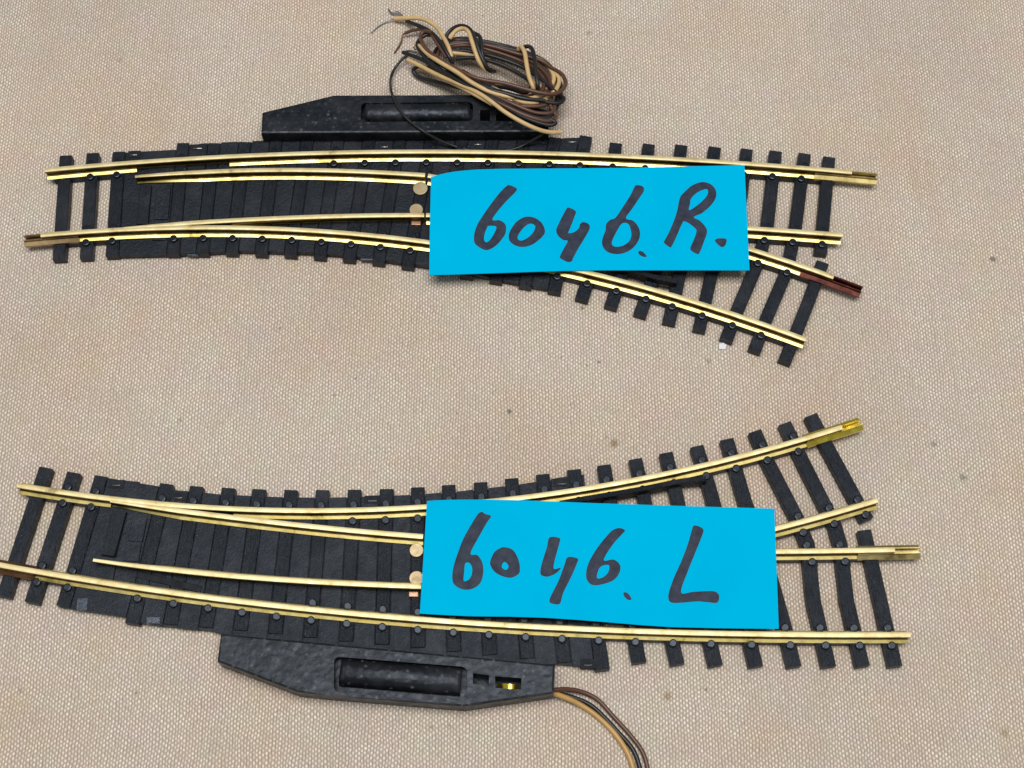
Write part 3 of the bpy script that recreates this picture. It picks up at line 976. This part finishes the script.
A1 = (420, 160, 5.689)
A2 = (590, 160, 5.689)
glyR = [
    ('digit', A1, [[(510, 143), (550, 162), (540, 185), (500, 225), (455, 275), (412, 338), (455, 343), (485, 365), (490, 395), (480, 430), (440, 480), (400, 507), (370, 512), (335, 495), (310, 470), (308, 425), (325, 370), (355, 320), (400, 255), (450, 190), (490, 150)],
                   [(390, 375), (432, 378), (428, 405), (405, 445), (380, 468), (365, 455), (368, 420), (380, 390)]]),
    ('digit', A1, [[(600, 323), (650, 328), (690, 355), (710, 395), (705, 425), (670, 460), (630, 485), (580, 495), (540, 485), (510, 460), (505, 425), (520, 390), (550, 350)],
                   [(625, 362), (655, 375), (645, 410), (615, 440), (580, 458), (557, 450), (560, 425), (590, 385)]]),
    ('digit', A1, [[(845, 270), (885, 290), (880, 320), (855, 385), (845, 415), (880, 408), (905, 385), (910, 365), (930, 353), (960, 365), (965, 390), (945, 430), (900, 505), (870, 560), (865, 575), (840, 580), (800, 560), (797, 545), (820, 500), (840, 460), (815, 455), (785, 430), (775, 400), (785, 370), (815, 310), (832, 280)]]),
    ('digit', A2, [[(265, 143), (300, 150), (307, 175), (285, 210), (245, 270), (205, 330), (245, 345), (275, 380), (285, 420), (275, 460), (245, 500), (205, 525), (165, 535), (115, 530), (80, 505), (68, 470), (75, 435), (88, 400), (92, 365), (115, 340), (145, 328), (185, 270), (230, 200), (252, 155)],
                   [(190, 358), (215, 362), (230, 390), (235, 430), (220, 465), (185, 488), (145, 493), (125, 480), (130, 450), (150, 410), (172, 372)]]),
    ('full_stop', A2, [[(280, 517), (300, 522), (322, 545), (312, 552), (290, 545), (275, 530)]]),
    ('letter', A2, [[(640, 125), (690, 140), (717, 175), (715, 215), (690, 255), (640, 300), (590, 325), (625, 345), (660, 385), (665, 415), (650, 460), (625, 525), (610, 535), (575, 515), (572, 495), (590, 455), (605, 410), (600, 390), (570, 365), (540, 350), (525, 360), (490, 440), (465, 490), (455, 497), (425, 475), (422, 462), (450, 410), (490, 310), (510, 220), (530, 190), (580, 145)],
                    [(660, 165), (672, 180), (660, 210), (620, 250), (565, 285), (570, 245), (575, 220), (610, 185)]]),
    ('full_stop', A2, [[(715, 450), (740, 445), (775, 450), (772, 480), (755, 495), (735, 487), (712, 462)]]),
]
B1 = (410, 495, 5.12)
B2 = (420, 440, 4.0)
B3 = (600, 495, 5.12)
glyL = [
    ('digit', B1, [[(370, 87), (385, 97), (415, 108), (395, 140), (355, 210), (310, 298), (345, 308), (370, 345), (375, 400), (360, 450), (325, 478), (280, 485), (240, 470), (218, 440), (220, 380), (240, 310), (275, 220), (320, 140), (350, 95)],
                   [(283, 350), (305, 348), (318, 375), (315, 410), (298, 435), (275, 438), (278, 390)]]),
    ('digit', B1, [[(480, 267), (525, 280), (555, 330), (563, 380), (555, 405), (520, 423), (480, 418), (435, 395), (412, 360), (412, 335), (430, 295), (455, 275)],
                   [(487, 343), (503, 360), (500, 378), (485, 382), (470, 368), (475, 350)]]),
    ('digit', B1, [[(715, 217), (765, 220), (767, 240), (750, 300), (735, 375), (770, 372), (765, 385), (740, 405), (705, 418), (675, 412), (667, 395), (675, 350), (700, 270)],
                   [(808, 318), (858, 325), (855, 350), (820, 430), (785, 500), (768, 555), (735, 558), (715, 548), (720, 520), (760, 440), (790, 360)]]),
    ('digit', B2, [[(800, 352), (820, 362), (805, 380), (770, 420), (735, 480), (775, 478), (800, 500), (798, 530), (775, 560), (730, 577), (690, 580), (668, 560), (665, 530), (675, 490), (710, 430), (755, 375), (775, 358)],
                   [(740, 500), (757, 503), (752, 530), (730, 550), (708, 552), (712, 525), (722, 508)]]),
    ('full_stop', B2, [[(815, 610), (830, 612), (845, 632), (842, 640), (828, 637), (815, 622)]]),
    ('letter', B3, [[(480, 157), (505, 160), (530, 178), (520, 215), (490, 290), (450, 390), (415, 498), (480, 495), (575, 492), (605, 505), (610, 530), (598, 552), (560, 550), (500, 545), (410, 552), (365, 550), (350, 530), (355, 490), (380, 420), (420, 330), (450, 250), (470, 180)]]),
]
card('number_card', 'bright cyan paper card with 6046. R handwritten in grey marker', outline_edges['R'][0] + outline_edges['R'][2],
     lambda x, y: 5.28 + 0.0003 * (x - 10) ** 2 * (1 if x < 10 else 0.3), glyR)
card('number_card', 'bright cyan paper card with 6046. L handwritten in grey marker', outline_edges['L'][0] + outline_edges['L'][2],
     lambda x, y: 5.28 + 0.00018 * (x - 15) ** 2, glyL)

# ------------------------------------------------------------------ wires
def wires(name, label, cat, loc_px, strands):
    org = P(*loc_px, 0)
    root = empty(name, org)
    tag(root, label, cat)
    for nm, mat, r, pts, lab in strands:
        b = bmesh.new()
        jit = 0.16 if name == 'wire_coil' and nm == 'wire' else 0.0
        tube(b, [P(x, y, z) + Vector((wj.uniform(-jit, jit), wj.uniform(-jit, jit), wj.uniform(-jit, jit))) for x, y, z in pts], r, 10, 8)
        o = link(nm, b, mat, root, org, smooth=True, angle=60)
        if lab:
            o['label'] = lab
    return root

wr = 0.5
wj = random.Random(11)
strands = [
    # lower layers first
    ('wire', 'w_black', wr, [(430, 60, 3), (442, 44, 2.5), (462, 38.5, 2), (490, 42, 2), (520, 50.5, 2), (545, 62, 2), (558, 78, 2.4), (560, 96, 3), (552, 112, 5), (530, 116, 7.4), (500, 106, 7.4), (470, 91, 6.0), (440, 84, 2.5), (418, 76, 1.2), (414, 69, 1.6), (424, 67, 3)], 'black insulated wire'),
    ('wire', 'w_brown', wr, [(436, 58, 4), (444, 46, 4), (462, 43, 3.4), (490, 48, 3), (518, 57, 3), (540, 68, 3), (549, 82, 3.6), (546, 98, 5), (528, 104, 7), (505, 101, 8), (480, 92, 7.5), (455, 78, 5)], 'brown insulated wire'),
    ('wire', 'w_tan', 0.55, [(452, 53, 4), (470, 55, 4), (490, 61, 4), (512, 70, 4), (530, 80, 4), (546, 88, 4.2), (553, 81, 4.4), (551, 70, 4.4), (541, 61, 4.2), (520, 54, 3.4), (495, 47.5, 3.0), (470, 45, 3.4)], 'tan insulated wire'),
    ('wire', 'w_brown', wr, [(446, 47, 5.4), (468, 45.5, 5), (494, 51, 4.6), (520, 60, 4.4), (536, 70, 4.5), (544, 82, 5), (540, 93, 6), (520, 96, 7.6), (498, 90, 7.2), (474, 80, 6.2), (452, 68, 5)], 'brown insulated wire'),
    ('wire', 'w_black', wr, [(448, 50, 4), (472, 52, 4.8), (498, 58, 4.8), (522, 67, 4.8), (540, 79, 5), (558, 95, 5.6), (563, 98, 6.2), (560, 103, 6.8), (548, 103, 7.4), (519, 96.5, 8.6), (490, 88, 8.4), (468, 80, 7.6), (446, 66, 6)], 'black insulated wire'),
    ('wire', 'w_black', wr, [(447, 43, 4.8), (470, 41.5, 4.6), (497, 46, 4.2), (525, 54, 4.0), (548, 66, 3.6), (557, 80, 3.4), (556, 99, 4), (548, 116, 7), (556, 123, 7.0), (545, 125, 7.4), (520, 115, 8.6), (495, 101, 9), (468, 87.5, 8.6), (442, 72, 6.4), (422, 59.5, 4.6), (403, 52.5, 2.4)], 'black insulated wire'),
    ('wire', 'w_brown', wr, [(497, 102, 8), (520, 106, 8), (540, 106, 7.4), (553, 101, 6.6), (552, 112, 7), (536, 112, 8), (515, 105, 8.8), (492, 95, 8.6)], 'brown insulated wire'),
    ('wire', 'w_tan', 0.55, [(416, 47.5, 3.4), (420, 45.5, 4.6), (427, 53, 6.6), (440, 62.4, 8.4), (456, 72, 9.6), (472, 83, 9.8), (490, 92, 9.4), (510, 97.4, 8.6), (530, 99, 7.8), (545, 94, 6.4)], 'tan insulated wire'),
    ('wire', 'w_black', wr, [(414, 49, 2.6), (419, 44.5, 3.4), (424, 50, 5), (436, 62, 6.6), (452, 72, 7.8), (469, 82.5, 9), (486, 89.5, 9.4), (504, 93, 9.4), (524, 98, 9), (545, 100, 8)], 'black insulated wire'),
    ('wire', 'w_brown', wr, [(432, 33, 6), (424, 32, 5.2), (420, 36, 5), (423, 44, 5.8), (429, 52, 7), (440, 60.5, 8.2), (452, 67, 9.2), (469, 76, 9.8), (485, 80, 9.8), (504, 83, 9.6), (522, 88.3, 9.2), (539, 92.7, 8.8), (553, 93.7, 8), (562, 91, 7), (566, 83, 6), (562, 75, 5.4), (551, 67, 5), (540, 60.5, 5), (515, 52.5, 5.2), (490, 46, 5.4), (466, 43, 5.6), (447, 45, 5.6)], 'brown insulated wire'),
    ('wire', 'w_tan', wr * 1.06, [(408, 59.5, 3.2), (420, 65.5, 4), (436, 73.5, 5.6), (455, 82.5, 7.6), (475, 92, 9), (490, 101, 9.6), (505, 112, 9.8), (522, 122.5, 9.2), (538, 129, 8.2), (550, 131.7, 7.0), (560, 132.2, 6)], 'tan insulated wire'),
    ('wire', 'w_tan', 0.55, [(395, 18.6, 1.2), (407, 18, 2.4), (419, 18.6, 3.4), (430, 22.5, 4.6), (438, 28.5, 5.4), (444, 37, 6), (448.5, 47, 6), (452, 57, 5)], 'tan insulated wire with a stripped end'),
    ('wire', 'w_black', wr, [(406, 21.5, 1.6), (416, 25, 3), (427, 29.5, 4.4), (436, 37, 5.8), (443, 46, 6.4), (449, 56, 6.2), (453, 64, 5)], 'black insulated wire'),
    ('wire', 'w_brown', 0.42, [(405, 33, 1.4), (413, 30.8, 2.2), (422, 29.5, 3.2), (430, 34, 5), (438, 45, 6), (446, 58, 6)], 'brown insulated wire with a stripped end'),
    ('wire', 'w_black', wr, [(440, 50, 3.4), (452, 42, 3.6), (474, 39.5, 3.4), (503, 45, 3), (532, 56, 2.8), (552, 70, 3), (561, 88, 4), (556, 110, 6.2), (542, 119, 7.6), (518, 111, 8.6), (494, 97, 8.6), (466, 84, 7.4), (444, 73, 5), (428, 68, 3)], 'black insulated wire'),
    ('wire', 'w_brown', wr, [(440, 42, 3.2), (456, 40.5, 4.4), (480, 44, 4.4), (508, 52, 4.2), (532, 62, 4), (547, 75, 4.2), (552, 90, 5), (550, 104, 6.8), (556, 116, 6.6), (548, 121, 7.4), (528, 117, 8.6), (508, 108, 9), (488, 97, 8.8), (462, 82, 7.2), (446, 72, 5.4)], 'brown insulated wire'),
    ('wire', 'w_tan', 0.55, [(492, 88, 7), (506, 94.5, 8), (524, 101.5, 8.2), (540, 101, 7.4), (549, 96, 6.2), (557, 88, 5), (559, 79, 4.6), (553, 70, 4.6)], 'tan insulated wire'),
    ('wire', 'w_black', wr, [(456, 59, 3.4), (474, 58, 4.2), (496, 63, 4.6), (515, 71, 4.8), (530, 84, 5.4), (526, 92, 6.8), (508, 88, 7.2), (486, 83, 7), (462, 71, 5.6)], 'black insulated wire'),
    ('wire', 'w_black', wr, [(432, 35, 4.6), (425, 36, 4.4), (418, 43, 4.2), (421, 53, 5), (433, 64, 6.4), (450, 76, 7.8), (472, 88.5, 8.8), (493, 99.5, 9.2), (514, 110, 9), (534, 118, 8.2), (551, 119, 7)], 'black insulated wire'),
    ('wire', 'w_tan', 0.55, [(417, 68, 1.8), (428, 70.5, 3), (440, 77, 4.6), (458, 85.5, 7), (476, 95, 8.4), (492, 105, 8.8)], 'tan insulated wire'),
    # ties wound round the coil
    ('wire', 'w_black', wr, [(449, 45, 5), (447, 36, 6), (452, 28.3, 7), (461, 25.5, 8), (469, 28, 9), (474, 37, 9.4), (478, 48, 9.2), (483, 61, 8.4), (489, 70.5, 6.5), (494, 72, 4)], 'black insulated wire tied round the coil'),
    ('wire', 'w_black', wr, [(474, 33, 7.6), (480, 36, 8.6), (481, 44, 9), (483, 56, 8.6), (487, 67, 7), (492, 71, 4)], 'black insulated wire tied round the coil'),
    ('wire', 'w_tan', 0.55, [(450, 39, 6.4), (456, 31, 7.4), (463, 28.8, 8.2), (468, 32, 9), (471.5, 42, 9.4), (475, 53, 9), (479.5, 63, 8), (486, 70.5, 6)], 'tan insulated wire tied round the coil'),
    ('wire', 'w_tan', 0.55, [(518, 49, 5.6), (521.5, 46.5, 6.8), (524, 52, 8), (527, 64, 8.6), (529.5, 76, 8.8), (533, 87.5, 8.2), (534, 92, 6)], 'tan insulated wire tied round the coil'),
    ('wire', 'w_black', wr * 1.05, [(523, 48, 5.4), (527, 45.8, 7), (532, 48.5, 8.2), (534.5, 58, 8.8), (536, 72, 9), (538, 86, 8.4), (538, 91, 6)], 'black insulated wire tied round the coil'),
    # thin lead that drops over the motor
    ('thin_wire', 'w_black', 0.34, [(408, 55, 3), (402, 59.5, 2.4), (394.5, 69, 1.6), (390.6, 79, 2.2), (391, 90, 6.3), (394.5, 100, 6.6), (400, 110.5, 6.7), (410, 121.5, 6.6), (424, 131.5, 6.5), (438, 139.5, 4.4), (452.5, 145.5, 3.0), (466, 149.5, 2.6), (488, 152, 2.5), (512, 149.5, 2.7), (523, 145.5, 3.0), (532, 140.5, 4.2), (543, 134, 6)], 'thin black lead looping over the motor'),
    # bare strand ends
    ('bare_strand', 'tin', 0.16, [(396, 18.5, 1.2), (391, 20, 0.7), (386, 22, 0.5), (379, 26, 0.3), (371, 33, 0.2)], None),
    ('bare_strand', 'tin', 0.22, [(408, 22, 1.6), (402, 16.5, 1.3), (396, 14, 0.9), (391, 12.5, 0.6), (388.5, 9, 0.5)], None),
    ('bare_strand', 'tin', 0.16, [(403, 15.5, 1.2), (397, 11.5, 0.8), (391, 13.5, 0.5)], None),
    ('bare_strand', 'brown_metal', 0.22, [(406, 32.5, 1.4), (402.5, 35.5, 0.9), (401.5, 41, 0.5), (398.5, 47, 0.3), (394.5, 53, 0.2)], None),
    ('bare_strand', 'tin', 0.3, [(404, 52, 2.4), (409, 51, 3.0), (416, 52.5, 3.8)], None),
]
wires('wire_coil', 'tangled coil of black, brown and tan wire resting on the upper point motor', 'coil of wire', (490, 80), strands)

cable = [
    ('wire', 'w_brown', 0.47, [(547, 691.5, 3.4), (554, 690, 3.2), (567, 689.2, 2.2), (582.5, 692, 1.2), (598, 700, 0.7), (613.8, 717, 0.5), (629.4, 734, 0.5), (642, 751, 0.5), (647.5, 768, 0.5), (650, 790, 0.5), (652, 815, 0.5)], 'brown insulated wire'),
    ('wire', 'w_ochre', 0.56, [(547, 692.8, 2.6), (554, 693.6, 2.4), (567, 698.2, 1.6), (582.5, 706, 0.8), (598, 717, 0.6), (613.8, 732.5, 0.6), (626, 750, 0.6), (633, 768, 0.6), (636, 790, 0.6), (637, 815, 0.6)], 'ochre insulated wire'),
    ('wire', 'w_black', 0.47, [(547, 692, 2.2), (554, 692.4, 1.8), (568, 695.8, 1.0), (585, 702, 0.5), (598, 711, 0.5), (617, 731, 0.5), (632.5, 749, 0.5), (639.8, 768, 0.5), (643, 790, 0.5), (645, 815, 0.5)], 'black insulated wire'),
]
wires('three_core_lead', 'brown, black and ochre wires leaving the lower point motor across the cloth', 'wire lead', (600, 720), cable)

# small white chip of paper by the upper turnout
b = bmesh.new()
c = P(722.5, 346.5, 0)
prism(b, [(c.x - 0.9, c.y - 0.7), (c.x + 0.5, c.y - 0.8), (c.x + 1.0, c.y + 0.2), (c.x + 0.2, c.y + 0.9), (c.x - 0.8, c.y + 0.5)], -0.02, 0.3, 0.08)
mm, nt, bb = new_mat('white_chip')
bb.inputs['Base Color'].default_value = (0.78, 0.79, 0.80, 1)
M['white'] = mm
o = link('paper_chip', b, 'white', None, c)
o.location = c * S
tag(o, 'tiny white chip lying on the cloth below the upper turnout', 'paper chip')

# ------------------------------------------------------------------ camera, light
cam = bpy.data.cameras.new('camera')
cam.sensor_width = 36.0
cam.lens = F / 1024 * 36.0
cam.clip_start = 0.5
cam.clip_end = 500
co = bpy.data.objects.new('camera', cam)
co.location = CAM * S
co.rotation_euler = (TILT, 0, 0)
COL.objects.link(co)
SC.camera = co

def area(name, loc, target, sx, sy, power, color):
    l = bpy.data.lights.new(name, 'AREA')
    l.shape = 'RECTANGLE'
    l.size, l.size_y = sx, sy
    l.energy = power
    l.color = color
    o = bpy.data.objects.new(name, l)
    o.location = loc
    o.rotation_euler = (Vector(target) - Vector(loc)).to_track_quat('-Z', 'Y').to_euler()
    COL.objects.link(o)
area('ceiling_lamp', (0, -1, 92), (0, -1, 0), 66, 38, 75000, (1.0, 0.985, 0.975))

w = bpy.data.worlds.new('World')
SC.world = w
w.use_nodes = True
bg = w.node_tree.nodes['Background']
bg.inputs[0].default_value = (0.86, 0.93, 1.0, 1)
bg.inputs[1].default_value = 0.28

SC.view_settings.view_transform = 'Standard'
SC.view_settings.look = 'None'
SC.view_settings.exposure = 0
SC.view_settings.gamma = 1
